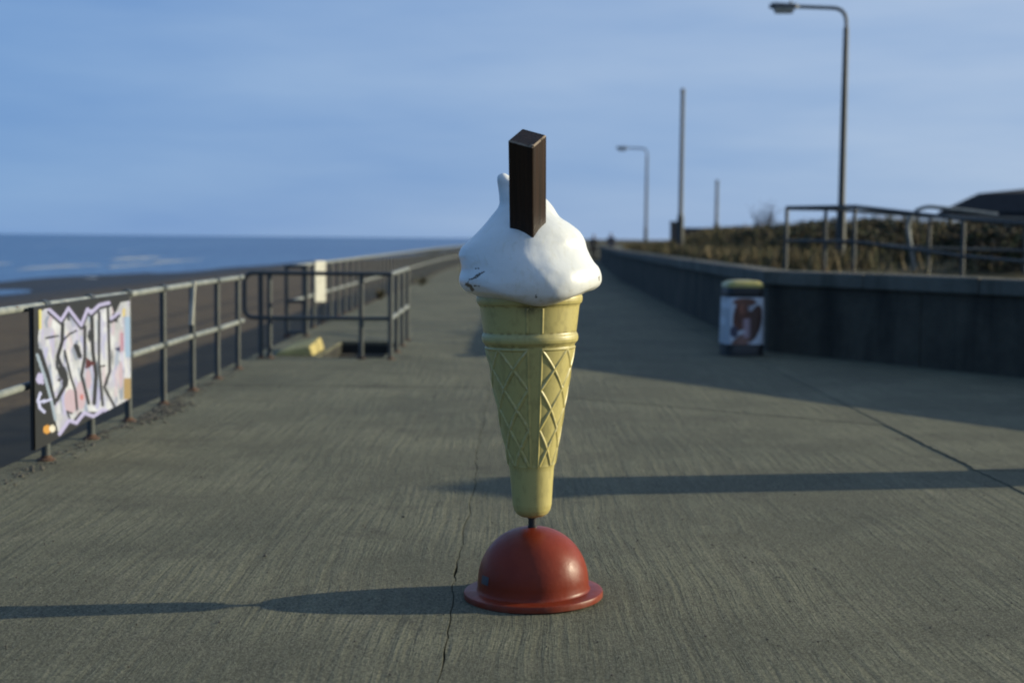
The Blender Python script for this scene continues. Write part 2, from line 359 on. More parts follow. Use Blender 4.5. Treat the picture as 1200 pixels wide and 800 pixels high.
# a shallow tide pool and its sand bar
Z -= .20*np.exp(-(((X+30.3)/2.4)**2+((Y-84)/6.0)**2))
Z += .26*np.exp(-(((X+35.5)/2.6)**2+((Y-104)/30.0)**2))
tag(link('beach', grid_mesh('beach', np.stack([X, Y, Z], -1), M['sand'])), kind='structure')
sea = MB(); sea.add([(-40000, -3000, -2), (-3.31, -3000, -2), (-3.31, 40000, -2), (-40000, 40000, -2)], [(0, 1, 2, 3)])
tag(sea.build('sea', M['sea']), kind='structure')
sf = MB()
for k in range(11):
    x0 = random.uniform(-62, -33); y0 = random.uniform(85, 260); ln = random.uniform(8, 34); n = 26; w = random.uniform(.5, 1.3); hh = random.uniform(.10, .26); V = []
    for q in range(n+1):
        t = q/n; e = math.sin(math.pi*t)**.6*(.5+.8*float(vnoise(t*9, k, 3)))+.03; yy = y0+ln*t; xx = x0+2.2*(float(vnoise(t*3, k*2.3, 4))-.5)
        V += [(xx-w*e, yy, -2.02), (xx-.2*w*e, yy, -2+hh*e), (xx+.35*w*e, yy, -2+hh*.7*e), (xx+w*1.2*e, yy, -2.02)]
    sf.add(V, [(q*4+j, q*4+j+1, q*4+5+j, q*4+4+j) for q in range(n) for j in range(3)])
M['foam'] = plain('sea_foam', (.34, .36, .38), (.24, .28, .33), .8, 2.5, .05, 0, .2)
tag(sf.build('surf', M['foam'], None, True), 'pale broken wave crests rolling in near the shore', 'surf', kind='stuff')
land = MB(); land.add([(EDGE+.02, -3000, -.35), (20000, -3000, -.35), (20000, 40000, -.35), (EDGE+.02, 40000, -.35)], [(0, 1, 2, 3)])
tag(land.build('land', M['turf']), kind='structure')

# raised bank behind the wall
WALL = [(9.2, 10.3), (3.47, 19.3), (3.58, 30), (3.75, 40), (3.95, 52), (4.4, 62), (4.95, 76), (5.8, 95)]
def wall_x(y):
    ps = sorted(WALL, key=lambda p: p[1]); return np.interp(y, [p[1] for p in ps], [p[0] for p in ps])
def bank_z(x, y):
    u = x-wall_x(y)
    b = 1.0*(1-smooth01(82, 89, y))+.1*smooth01(82, 89, y)
    ramp_ = .35*smooth01(.9, 2.6, x-5.2)*(1-smooth01(23, 25, y))
    rise = .55*smooth01(1.1, 3.6, u)*smooth01(24, 31, y)*(1-smooth01(52, 60, y))
    hill = .42*np.exp(-(((x-9.8)/2.4)**2+((y-38)/5)**2))+.35*smooth01(11, 16, x)*smooth01(20, 30, y)*(1-smooth01(48, 60, y))*0
    n = (.16*(vnoise(x*.9, y*.9, 4)-.5)+.3*(vnoise(x*.3, y*.3, 8)-.5))*smooth01(.8, 2.5, u)*smooth01(23, 28, y)
    far = -.5*smooth01(12, 22, x)*smooth01(20, 30, y)
    return b-ramp_+rise+hill+n+far
us = np.concatenate([[.18], np.linspace(.3, 14, 90), np.linspace(15, 60, 16)]); ys = np.concatenate([np.linspace(10.4, 75, 200), np.linspace(77, 420, 40)])
U, Y = np.meshgrid(us, ys); X = wall_x(Y)+U; Z = bank_z(X, Y)
tag(link('bank', grid_mesh('bank', np.stack([X, Y, Z], -1), M['turf'])), kind='structure')

# ------------------------------------------------------------------ wall beside the promenade
def wall_run(name, pts, h, thick, cap_h, over, panel, stone, label):
    t = empty(name, (pts[0][0], pts[0][1], 0)); off = Vector((pts[0][0], pts[0][1]))
    # outward (towards promenade) side is left of travel direction here; body extends to the other side
    P = [Vector(p) for p in pts]
    def normals():
        out = []
        for i in range(len(P)):
            a = (P[i]-P[i-1]).normalized() if i else (P[1]-P[0]).normalized(); b = (P[i+1]-P[i]).normalized() if i < len(P)-1 else a
            d = (a+b).normalized(); n = Vector((d.y, -d.x)); out.append(n/max(.5, n.dot(Vector((a.y, -a.x)))))
        return out
    NR = normals()
    def piece(i, s0, s1, g, f, b, z0, z1, nm, mat, bev):
        p, q = P[i], P[i+1]; ln = (q-p).length; d = (q-p)/ln; nn = Vector((d.y, -d.x))
        def at(s, o):
            if s <= 1e-6: return p+NR[i]*o+d*g
            if s >= ln-1e-6: return q+NR[i+1]*o-d*g
            return p+d*s+nn*o
        a = s0+g if s0 > 1e-6 else s0; c = s1-g if s1 < ln-1e-6 else s1
        poly = [at(a, f)-off, at(c, f)-off, at(c, b)-off, at(a, b)-off]
        m = MB(); m.prism([(v.x, v.y) for v in poly], z0, z1); m.build(nm, mat, t, bevel=bev)
    for i in range(len(P)-1):
        ln = (P[i+1]-P[i]).length
        for size, g, f, b, z0, z1, nm, mat, bev in ((panel, .004, 0, thick, -.05, h-cap_h, 'wall_panel', M['wall'], .012), (stone, .006, -over, thick+over, h-cap_h, h, 'coping_stone', M['coping'], .018)):
            k = max(1, round(ln/size))
            for j in range(k):
                dz = 0 if nm == 'wall_panel' else .004*((j*5) % 3-1)
                piece(i, ln*j/k, ln*(j+1)/k, g, f, b, z0, z1+dz if nm != 'wall_panel' else z1, nm, mat, bev)
    tag(t, label, 'wall'); return t
wall_run('promenade_wall', WALL, 1.1, .34, .19, .06, 3.0, 1.9, 'long low weathered concrete wall with overhanging coping, bent beside the promenade')

# ------------------------------------------------------------------ left railings
def rounded(pts, rad, n=6):
    P = [Vector(p) for p in pts]; out = [P[0]]
    for i in range(1, len(P)-1):
        a = (P[i-1]-P[i]).normalized(); b = (P[i+1]-P[i]).normalized(); s = P[i]+a*rad; e = P[i]+b*rad
        for k in range(n+1):
            u = k/n; out.append(s*(1-u)**2+P[i]*2*u*(1-u)+e*u*u)
    return out+[P[-1]]
_pm = MB(); _pm.tube([(0,0,-.02), (0,0,1.03)], .03, 12)
POST_ME = None; FOOT_ME = None
def post(parent, x, y, z, h=1.03, name='post'):
    global POST_ME, FOOT_ME
    if POST_ME is None:
        o = _pm.build('post', M['post'], None, True); POST_ME = o.data; bpy.data.objects.remove(o)
        f = MB(); f.lathe([(.062, -.015), (.062, .006), (.055, .010), (.038, .016), (.034, .03), (.0301, .032)], 14); o = f.build('foot_collar', M['rust'], None, True); FOOT_ME = o.data; bpy.data.objects.remove(o)
    o = link(name, POST_ME, parent); o.location = (x, y, z); o.scale = (1, 1, h/1.03)
    f = link('foot_collar', FOOT_ME, o); f.rotation_euler = (0, 0, random.random()*3); f.scale = (1, 1, 1.03/h)
    return o
def rail(parent, pts, r=.026, name='rail', mat='rail'):
    m = MB(); m.tube(pts, r, 12); return m.build(name, M[mat], parent, True)
RXL = -3.1
nr = empty('railing', (RXL, 5.0, 0))
near_ys = [5.0, 6.1, 7.2, 8.3, 9.4, 10.42, 11.43, 12.6, 13.75, 14.9, 16.05]
cm_ = MB(); cm_.tube([(0, -.05, 0), (0, -.045, 0), (0, .045, 0), (0, .05, 0)], [.027, .036, .036, .027], 12)
co_ = cm_.build('rail_clamp', M['post'], None, True); CLAMP_ME = co_.data; bpy.data.objects.remove(co_)
for y in near_ys:
    po = post(nr, random.uniform(-.004, .004), y-5.0, 0)
    for zc in (1.03, .53): link('rail_clamp', CLAMP_ME, po).location = (0, 0, zc)
for z in (1.03, .53):
    for a, b in zip([5-5.4, 9.4, 13.75], [9.4, 13.75, 16.32]):
        rail(nr, [(0, a-5.0, z), (0, (a+b)/2-5.0, z+random.uniform(-.008, .008)), (0, b-5.0, z)], name='top_rail' if z > 1 else 'middle_rail')
tag(nr, 'pale two-bar railing along the seaward edge carrying the graffiti board', 'railing', None)
# white strip strapped on a post
ws = MB(); ws.box(-.02, .02, -.055, -.02, -.22, .2); o = ws.build('white_strap', M['white_metal'], None, bevel=.006)
o.location = (RXL+.02, 13.72, .86); o.rotation_euler = (0, R(4), 0); tag(o, 'short white strip strapped to the upper half of a railing post', 'strip')

# U-shaped guard round the stairwell
gr = empty('stairwell_guard', (-3.1, 17.5, 0))
for x in (0, .11, 1.24, 1.6): post(gr, x, 0, 0)
rail(gr, rounded([(1.62, 0, 1.05), (-.2, 0, 1.05), (-.2, 0, .5), (1.62, 0, .5)], .13), name='looped_rail', mat='post')
for k in range(1, 4): post(gr, 1.6-.01*k, k*1.08, 0)
for z in (1.05, .5): rail(gr, [(1.6, 0, z), (1.57, 3.3, z)], name='top_rail' if z > 1 else 'middle_rail')
tag(gr, 'dark tubular guard rail with rounded loop end around the stairwell opening', 'railing')
# far railing
fr = empty('railing', (-3.12, 21.4, 0))
post(fr, -.28, 0, 0, 1.07); post(fr, .02, 0, 0, 1.07)
for z in (1.05, .53, .06): rail(fr, [(-.3, 0, z), (.03, 0, z)], name='end_bar', mat='post')
fy = 22.5
def far_x(y): return -.18+1.6*smooth01(60, 130, y)
k = 0
while fy < 140:
    post(fr, far_x(fy), fy-21.4, 0); fy += 1.1; k += 1
for z in (1.05, .53):
    yy = [21.4, 40, 60, 75, 90, 105, 120, 140]
    rail(fr, [(far_x(y) if y > 22 else -.2, y-21.4, z) for y in yy], name='top_rail' if z > 1 else 'middle_rail')
tag(fr, 'long far railing of close dark posts beyond the stairwell running into the distance', 'railing')
# white plate on the far railing
wp = MB(); wp.box(-.09, .09, -.012, .012, 0, .68); o = wp.build('white_notice_plate', M['white_metal'], None, bevel=.004); o.location = (-3.2, 23.65, .42); o.rotation_euler = (0, 0, R(52)); o.scale = (1.35, 1, 1)
tag(o, 'tall narrow white plate fixed upright on the far railing beyond the stairwell', 'plate')

# stairs in the well
st = empty('stair_flight', (WELL[0], WELL[3], 0))
for i in range(6):
    m = MB(); w = WELL[1]-WELL[0]; m.box(.003, w-.003, -.38*(i+1)+.002, -.38*i-.002, -1.02, -.17*(i+1)); m.build('step', M['wall'], st, bevel=.012)
tag(st, 'shaded concrete steps going down inside the guarded stairwell', 'steps')
m = MB(); m.add([(0, 0, 0), (.5, 0, 0), (.5, 1.1, 0), (0.05, 1.1, 0), (.05, .04, .05), (.45, .04, .12), (.45, 1.06, .17), (.12, 1.06, .10)], [(0, 3, 2, 1), (4, 5, 6, 7), (0, 1, 5, 4), (1, 2, 6, 5), (2, 3, 7, 6), (3, 0, 4, 7)]); o = m.build('yellow_kerb', M['yellow_paint'], None, bevel=.02); o.location = (-3.0, 17.85, .0)
tag(o, 'yellow painted low kerb block beside the stairwell opening', 'kerb')

# ------------------------------------------------------------------ graffiti board
def hpix(x): return 279.5+(x-600)*.0096
def seg_d(px, py, pts):
    d = np.full(px.shape, 1e9)
    for (ax, ay), (bx, by) in zip(pts[:-1], pts[1:]):
        dx, dy = bx-ax, by-ay; t = np.clip(((px-ax)*dx+(py-ay)*dy)/(dx*dx+dy*dy+1e-9), 0, 1)
        d = np.minimum(d, np.hypot(px-ax-t*dx, py-ay-t*dy))
    return d
def inpoly(px, py, poly):
    r = np.zeros(px.shape, bool); n = len(poly)
    for i in range(n):
        x1, y1 = poly[i]; x2, y2 = poly[(i+1) % n]
        c = ((y1 > py) != (y2 > py)) & (px < (x2-x1)*(py-y1)/(y2-y1+1e-12)+x1); r ^= c
    return r
def graffiti_cols(S, T):
    # painting laid out on the board in its own drawing units
    D = 8.95+2.25*S; x = 600-3.02*1667/D; u = (x-20)*4.207; v = (hpix(x)+(1.5-(.13+.085*S+(.91-.085*S)*T))*1667/D-340)*4.207
    C = np.zeros(S.shape+(3,)); C[:] = (.014, .015, .017)
    WH, LAV, BK = (.38, .40, .46), (.30, .29, .48), (.015, .016, .02)
    def fill(mask, c): C[mask] = c
    def spray(d, w, c, soft=3.5, a=1.0):
        k = (a*(1-smooth01(w-soft, w+soft, d)))[..., None]; C[:] = C*(1-k)+np.array(c)*k
    fill(inpoly(u, v, [(108,90),(152,90),(205,165),(240,92),(312,190),(345,100),(400,80),(455,70),(470,120),(500,60),(560,50),(560,545),(520,550),(490,590),(440,592),(380,602),(300,602),(205,705),(182,700),(152,560),(98,300),(92,240)]), WH)
    n = vnoise(u*.05, v*.03, 3); n2 = vnoise(u*.11, v*.07, 9)
    w = C[..., 0] > .3
    nn = vnoise(u*.035, v*.012, 21); C[w] *= (.62+.5*nn[w]+.12*n2[w])[:, None]; lv = (smooth01(.5, .8, n)*.6)[w][:, None]; C[w] = C[w]*(1-lv)+np.array((.27, .27, .40))*lv
    for cx, cy, a, b in ((182,365,9,30), (222,330,7,26), (208,440,20,24), (300,300,8,30), (352,225,8,30), (384,400,8,45), (432,440,6,26), (460,330,5,40), (245,130,9,20), (400,505,6,40), (335,600,9,14)):
        fill(w & (((u-cx)/a)**2+((v-cy)/b)**2 < 1), (.03, .033, .045))
    rg = random.Random(5); wm = w.copy(); keep = C.copy()
    for k in range(110):
        x0 = rg.uniform(95, 545); y0 = rg.uniform(80, 560); L_ = rg.uniform(40, 170); b = rg.uniform(-22, 22)
        spray(seg_d(u, v, [(x0, y0), (x0+b, y0+L_*.5), (x0+b*.3+rg.uniform(-10, 10), y0+L_)]), rg.uniform(3, 10), rg.choice([(.26, .27, .46), (.20, .25, .36), (.42, .44, .50), (.30, .29, .48), (.36, .30, .38), (.15, .18, .26), (.45, .46, .50)]), 4, rg.uniform(.5, .9))
    C[~wm] = keep[~wm]
    for cx, cy, a, b in ((250,550,34,62), (305,520,26,70), (345,440,14,50), (500,250,11,60), (498,420,10,70)):
        fill(w & (((u-cx)/a)**2+((v-cy)/b)**2 < 1), (.34, .27, .34))
    fill(((u-310)/10)**2+((v-528)/15)**2 < 1, (.34, .13, .14))
    for pts, wd in (([(213,165),(210,250),(185,330),(215,400),(228,460),(178,545)], 6), ([(222,300),(250,420),(277,500),(284,590)], 4), ([(282,275),(302,325)], 8), ([(330,180),(328,330),(310,420),(345,560)], 5),
                    ([(365,130),(368,300),(382,420),(372,560)], 6), ([(400,110),(396,360),(412,570)], 4), ([(440,80),(446,400),(420,480),(470,585)], 4), ([(210,250),(250,215),(285,200)], 3), ([(350,230),(366,215)], 4), ([(130,235),(190,225)], 3),
                    ([(100,300),(135,420),(165,560)], 7), ([(60,100),(110,88)], 8), ([(215,420),(205,395)], 14), ([(225,440),(222,465)], 10), ([(245,640),(230,600),(255,610)], 3), ([(478,150),(468,120)], 5)):
        spray(seg_d(u, v, pts), wd*1.6, BK, 2.5)
    fill(seg_d(u, v, [(88,320),(122,430),(150,540),(170,640)]) < 7, (.20, .25, .33))
    for pts, wd in (([(148,95),(205,148),(245,88),(312,172),(345,92),(362,112),(402,72),(445,62)], 8), ([(190,712),(240,645),(280,657),(322,607),(370,626),(410,592),(452,606),(505,572)], 9), ([(455,140),(490,112)], 7)):
        spray(seg_d(u, v-12, pts), wd+3, BK, 2.5); spray(seg_d(u, v, pts), wd, LAV, 2.5)
    fill(inpoly(u, v, [(335,332),(382,362),(330,392)]), (.06, .012, .015)); fill(inpoly(u, v, [(468,290),(496,274),(496,306)]), (.03, .03, .08))
    fill((u > 512) & (v > 435) & (v < 540), (.24, .17, .08)); fill((u > 522) & (v > 130) & (v < 330), (.20, .29, .44)); fill((u > 500) & (u < 512) & (v > 210) & (v < 300), (.28, .14, .20))
    fill((u > 510) & (u < 524) & (v > 90) & (v < 130), (.4, .33, .14)); fill((u > 98) & (u < 112) & (v > 95) & (v < 190), (.40, .37, .15))
    fill(inpoly(u, v, [(78,440),(92,408),(112,412),(118,465),(88,462)]), LAV); fill(seg_d(u, v, [(100,510),(88,545),(98,585),(118,602)]) < 7, (.33, .35, .55)); fill(seg_d(u, v, [(95,555),(150,540)]) < 7, (.33, .35, .55))
    fill(((u-128)/18)**2+((v-690)/22)**2 < 1, (.40, .20, .04)); fill(((u-155)/15)**2+((v-686)/18)**2 < 1, (.5, .48, .42))
    return C
gb = empty('graffiti_board', (-3.03, 8.95, .13))
S, T = np.meshgrid(np.linspace(0, 1, 260), np.linspace(0, 1, 110))
P = np.stack([.0136+.006*np.sin(S*9), S*2.25, .085*S+T*(.91-.085*S)], -1)
link('painted_face', grid_mesh('painted_face', P, print_mat('graffiti_paint', .45), cols=graffiti_cols(S, T)), gb)
m = MB(); m.add([(x, y, z) for x in (-.018, .004) for y, z in ((0, 0), (2.25, .085), (2.25, .91), (0, .91))], [(0, 1, 2, 3), (7, 6, 5, 4), (0, 4, 5, 1), (1, 5, 6, 2), (2, 6, 7, 3), (3, 7, 4, 0)]); m.build('board', M['black'], gb, bevel=.003)
for yy in (.46, 1.48):
    for z in (.4, .9):
        m = MB(); m.tube([(-.07, yy-.035, z), (.012, yy-.03, z+.005), (.034, yy, z+.008), (.012, yy+.03, z+.005), (-.07, yy+.035, z)], .006, 6); m.build('wire_tie', M['black'], gb, True)
tag(gb, 'board sprayed with white and lavender graffiti letters on black, tied to the railing', 'graffiti board')

# ------------------------------------------------------------------ giant ice cream cone
PX = .003587
ice = empty('ice_cream_cone', (.1, 5.9, 0)); ice.rotation_euler = (0, R(-1.35), R(0))
def zof(y): return (698-np.asarray(y, float))*PX
# base
m = MB(); m.lathe([(.289, 0), (.2925, .003), (.2930, .010), (.2925, .022), (.2905, .0265), (.285, .0288), (.26, .0305), (.236, .033), (.225, .0335)], 96); fl = m.build('base_flange', M['red'], ice, True)
pr = [(.2415, .0318), (.2375, .0355), (.2345, .046)]
for i in range(1, 25):
    a = i/24*math.pi/2; pr.append((.2335*math.cos(a)**.93 if i < 24 else .0008, .058+.237*math.sin(a)**.98))
m = MB(); m.lathe(pr, 96); dome = m.build('base_dome', M['red'], ice, True)
# small sticker bent on the dome
P = np.zeros((6, 10, 3))
for i in range(6):
    for j in range(10):
        z = .058+.022+.035*i/5; a = R(203+14*j/9); r = .2335*math.cos(math.asin(min(1, (z-.058)/.237)))+.0022; P[i, j] = (r*math.cos(a), r*math.sin(a), z)
link('sticker', grid_mesh('sticker', P, M['sticker']), dome)
m = MB(); m.lathe([(.02, .285), (.02, .30), (.0175, .302), (.0175, .33), (.021, .332), (.021, .352)], 24); m.build('stem', M['black'], ice, True)
# wafer cone
prof = [(1,604),(8,603.8),(14,602.4),(18.5,599.5),(21.3,595),(22.8,589),(24.4,567),(25.9,547),(26.5,544),(27.1,540.5),(40,470),(51.6,404),(52.0,401.5),(53.5,399.5),(55.3,397.6),(56.0,394.6),(55.8,391),(54.6,388.6),(54.0,387),(57.4,360),(57.9,357),(58.9,355),(60.6,353.4),(61.4,350.5),(61.4,347),(60.6,344.8),(58.5,343.6),(40,344)]
pa = np.array(prof); dl = np.concatenate([[0], np.cumsum(np.hypot(np.diff(pa[:, 0]), np.diff(pa[:, 1])))])
tt = np.concatenate([np.linspace(0, dl[9], 60), np.linspace(dl[9], dl[11], 300)[1:], np.linspace(dl[11], dl[-1], 110)[1:]])
rr = np.interp(tt, dl, pa[:, 0]); yy = np.interp(tt, dl, pa[:, 1])
ph = np.linspace(0, 2*np.pi, 480, endpoint=False); RR, PH = np.meshgrid(rr, ph, indexing='ij'); YY = np.meshgrid(yy, ph, indexing='ij')[0]
ang = (np.degrees(PH)-275) % 180; ang = np.minimum(ang, 360)           # measured from each plain seam strip
SW = 9.0; inside = (ang > SW) & (ang < 180-SW)
def bumpf(d, w): return np.clip(1-(d/w)**2, 0, 1)**1.5
uu = (ang-SW)/((180-2*SW)/4); vv = (YY-405)/46.5
def tri(q): f = q-np.floor(q); return np.minimum(f, 1-f)
dm = np.minimum(tri(uu+vv), tri(uu-vv))*(RR*PX)*R(40.5)*.78
rib = bumpf(dm, .0075)*inside*(YY > 405)*(YY < 541)
dst = np.minimum(np.abs(ang-SW), np.abs(180-SW-ang))*np.pi/180*RR*PX
lip = bumpf(dst, .006)*((YY > 404)*(YY < 543)+(YY < 386)*(YY > 358))
top = bumpf(np.abs(YY-405)*PX, .006)*inside+bumpf(np.abs(YY-541.5)*PX, .005)*.3
H = np.maximum(np.maximum(rib, lip), top)*.0046 + inside*(YY > 404)*(YY < 543)*.0004
Rr = RR*PX+H
C = np.zeros(RR.shape+(3,)); C[:] = (.41, .350, .125)
gr_ = vnoise(PH*6, YY*.06, 3)*.6+vnoise(PH*20, YY*.2, 6)*.4
C *= (1-.16*smooth01(.5, .8, gr_))[..., None]
xp = (np.degrees(PH)-270)                                               # grime under the drip
g = np.exp(-(((xp-.0)/9)**2+((YY-358)/6)**2))*smooth01(.3, .6, vnoise(PH*70, YY*.5, 8)+.15)
C = C*(1-.8*g[..., None])+np.array((.06, .05, .025))*.8*g[..., None]
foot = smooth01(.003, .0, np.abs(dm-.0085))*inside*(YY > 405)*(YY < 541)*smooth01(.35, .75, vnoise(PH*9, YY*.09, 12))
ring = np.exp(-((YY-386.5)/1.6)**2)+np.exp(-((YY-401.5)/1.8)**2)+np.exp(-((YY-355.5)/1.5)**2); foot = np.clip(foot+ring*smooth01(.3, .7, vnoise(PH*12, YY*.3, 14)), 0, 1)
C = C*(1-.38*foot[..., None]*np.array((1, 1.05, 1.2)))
wear = (rib > .7)*smooth01(.62, .8, vnoise(PH*25, YY*.25, 15)); C = C*(1-.5*wear[..., None])+np.array((.52, .48, .30))*.5*wear[..., None]
P = np.stack([Rr*np.cos(PH), Rr*np.sin(PH), zof(YY)], -1)
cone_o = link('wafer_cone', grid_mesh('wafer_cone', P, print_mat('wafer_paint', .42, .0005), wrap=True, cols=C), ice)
cone_o['label'] = 'pale yellow moulded wafer cone with raised diamond lattice'
# soft-serve swirl
RG = [ # yR,yL,yF,yB | xR,xL,rF,rB
 (350,350,352,350, 44,44,44,44), (345.5,346,354.6,345, 58,58,63.5,58), (342,342,354.4,341, 65.5,66,70.5,66), (338.8,338.5,350,338, 75,74,76.5,73), (333,331,343,332, 81.8,79.5,81.5,79), (324,323,331,322, 83.6,80.2,84,81),
 (314,313.5,317,313, 80.5,78,82,78), (306,304.5,305,305, 74,79.2,77,77), (293,297,292,293, 67.5,80.5,70,73), (282,288.5,281,283, 64.5,77,65,68), (272,279.5,270,273, 58.5,67.5,59,60), (263,266,260,263, 47.5,54,49,50), (256,253,250,252, 36.5,42.5,38,40),
 (243,242,240,241, 28,34,29,30), (234,232,231,232, 20,33.2,22,23), (222,221,221,221, 6,34.2,14,15), (212,212.5,212,212, -15,35.3,9.5,10), (207,207.5,207,207, -22,34.6,6,6), (204.6,204.8,204.6,204.6, -26,31.5,2.6,2.6), (204.2,204.2,204.2,204.2, -28.9,29.1,.1,.1)]
A = np.array(RG, float); n = len(A); tq = np.linspace(0, n-1, 230)
def cr(v):
    i = np.clip(np.floor(tq).astype(int), 0, n-2); f = tq-i; p0 = v[np.clip(i-1, 0, n-1)]; p1 = v[i]; p2 = v[i+1]; p3 = v[np.clip(i+2, 0, n-1)]
    return .5*((2*p1)+(-p0+p2)*f+(2*p0-5*p1+4*p2-p3)*f*f+(-p0+3*p1-3*p2+p3)*f**3)
yR, yL, yF, yB, xR, xL, rF, rB = [cr(A[:, k])[:, None] for k in range(8)]
ph = np.linspace(0, 2*np.pi, 480, endpoint=False)[None, :]; c, s = np.cos(ph), np.sin(ph)
wR, wL, wF, wB = np.clip(c, 0, 1)**2, np.clip(-c, 0, 1)**2, np.clip(-s, 0, 1)**2, np.clip(s, 0, 1)**2
tl = tq[:, None]; lr = yR*(1+c)/2+yL*(1-c)/2; pw = 2+5*np.clip((4.5-tl)/2, 0, 1)
off = R(12); fs = np.clip(-np.sin(ph-off), 0, 1)
ym = lr+(yF-lr)*fs**pw+(yB-lr)*np.clip(s, 0, 1)**2
low = np.exp(-((tl-4)/2.2)**2); mid_ = np.exp(-((tl-8.5)/2.2)**2)
mod = 1+low*.015*np.sin(5*ph+.4)*np.abs(s)+mid_*.03*np.sin(4*ph+2.1)*np.abs(s)
ym = ym+low*1.5*np.sin(6*ph+1.0)*np.abs(s)*np.clip((tl-.8), 0, 1)
cx = (xR-xL)/2; rx = (xR+xL)/2
xx = (cx+rx*c*(1+(mod-1)*.3))*PX; y3 = np.where(s < 0, rF, rB)*s*mod*PX
P = np.stack([xx, y3, zof(ym)], -1)
lump = (vnoise(ph*9/np.pi*2+0*tl, tl*1.1+0*ph, 31)-.5)*.0026+(vnoise(ph*22/np.pi*2+0*tl, tl*2.6+0*ph, 33)-.5)*.0006
lump = lump*np.clip(tl/3, 0, 1)*np.clip((16-tl)/4, 0, 1)*(1-np.exp(-((ph-np.pi*2)/.12)**2)-np.exp(-(ph/.12)**2))
P[..., 0] += lump*c; P[..., 1] += lump*s
seam = -.0002*np.exp(-((ph-R(273.5))/.012)**2)*np.clip(tl-1, 0, 1); P[..., 0] += seam*c; P[..., 1] += seam*s
C = np.zeros(P.shape); C[:] = (.65, .655, .635)
xs_, ys_ = P[..., 0]/PX, 698-P[..., 2]/PX; front = P[..., 1] < 0
def zpx(pts): return [((535+a/6.667)-622.0, 250+b/6.667) for a, b in pts]
def chip(pts, w):
    d = seg_d(xs_, ys_, zpx(pts)); nn = vnoise(xs_*.9, ys_*.9, 5)
    C[front & (d+nn*1.3-.75 < w)] = (.10, .075, .05)
chip([(240,440),(212,448),(196,470),(180,480)], .75); chip([(190,462),(165,485),(128,497)], .85); chip([(178,414),(200,414)], .6)
chip([(105,535),(130,545),(152,575)], 1.9); chip([(128,497),(112,530)], .5); chip([(165,543),(205,545)], .35); chip([(622,612),(624,628)], .5)
chip([(1108,490),(1112,520)], .5)
gm = vnoise(ph*14+0*tl, tl*1.6+0*ph, 41)*.55+vnoise(ph*40+0*tl, tl*4+0*ph, 43)*.45; C *= (1-(.09*smooth01(.55, .85, gm))[..., None]*np.array((.7, .85, 1.3)))
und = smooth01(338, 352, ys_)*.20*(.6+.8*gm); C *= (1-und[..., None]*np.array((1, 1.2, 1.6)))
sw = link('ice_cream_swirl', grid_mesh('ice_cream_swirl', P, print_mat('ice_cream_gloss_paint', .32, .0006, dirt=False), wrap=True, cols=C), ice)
sw['label'] = 'glossy white swirl with chipped brown marks on its lower edge'
# chocolate flake
def flake_mat():
    m, N, L, B = new_mat('chocolate_paint'); pos = N.new('ShaderNodeTexCoord').outputs['Object']
    col = mix(N, L, ramp(N, L, noise(N, L, pos, 1, 4, .6, (60, 60, 3)), (.35, 0), (.65, 1)), (.031, .0160, .010), (.016, .010, .007))
    L.new(col, B.inputs['Base Color']); B.inputs['Roughness'].default_value = .5
    B.inputs['Specular IOR Level'].default_value = .2; bump(N, L, B, noise(N, L, pos, 1, 4, .6, (70, 70, 4)), 1, .003); return m
def worn_mat():
    m, N, L, B = new_mat('worn_edge'); pos = N.new('ShaderNodeTexCoord').outputs['Object']
    L.new(mix(N, L, ramp(N, L, noise(N, L, pos, 35, 5, .7), (.36, 0), (.5, 1)), (.03, .017, .011), (.24, .18, .13)), B.inputs['Base Color']); B.inputs['Roughness'].default_value = .8; return m
bm = bmesh.new(); a = .110/2; HB, HT = -.22, .445
bmesh.ops.create_cube(bm, size=1)
for v in bm.verts: v.co = Vector((v.co.x*2*a, v.co.y*2*a, HB if v.co.z < 0 else HT))
te = [e for e in bm.edges if all(v.co.z > 0 for v in e.verts)]; ve = [e for e in bm.edges if abs(e.verts[0].co.z-e.verts[1].co.z) > .1]
bmesh.ops.bevel(bm, geom=ve, offset=.006, segments=2, affect='EDGES', profile=.5)
te = [e for e in bm.edges if all(v.co.z > HT-1e-4 for v in e.verts)]
rb = bmesh.ops.bevel(bm, geom=te, offset=.0055, segments=1, affect='EDGES', profile=.5)
for f in rb['faces']: f.material_index = 1
me = bpy.data.meshes.new('chocolate_flake'); bm.to_mesh(me); bm.free(); me.materials.append(flake_mat()); me.materials.append(worn_mat())
fk = link('chocolate_flake', me, ice); LEAN = 33
fk.rotation_euler = (Matrix.Rotation(R(LEAN), 3, 'X') @ Matrix.Rotation(R(59), 3, 'Z')).to_euler()
fk.location = (-.004, -.15, 1.515)
m = MB(); m.lathe([(.004, HT-.006), (.009, HT-.001), (.006, HT+.003), (.002, HT+.004)], 10, 0, (-a*.86, -a*.86)); 
for i, p in enumerate(m.v): m.v[i] = (p[0]+random.uniform(-.003, .003), p[1]+random.uniform(-.003, .003), p[2])
# chipped corner
ck = m.build('chipped_corner', worn_mat(), fk, True)
tag(ice, 'giant ice cream cone display with chocolate flake on a round red base', 'ice cream display')

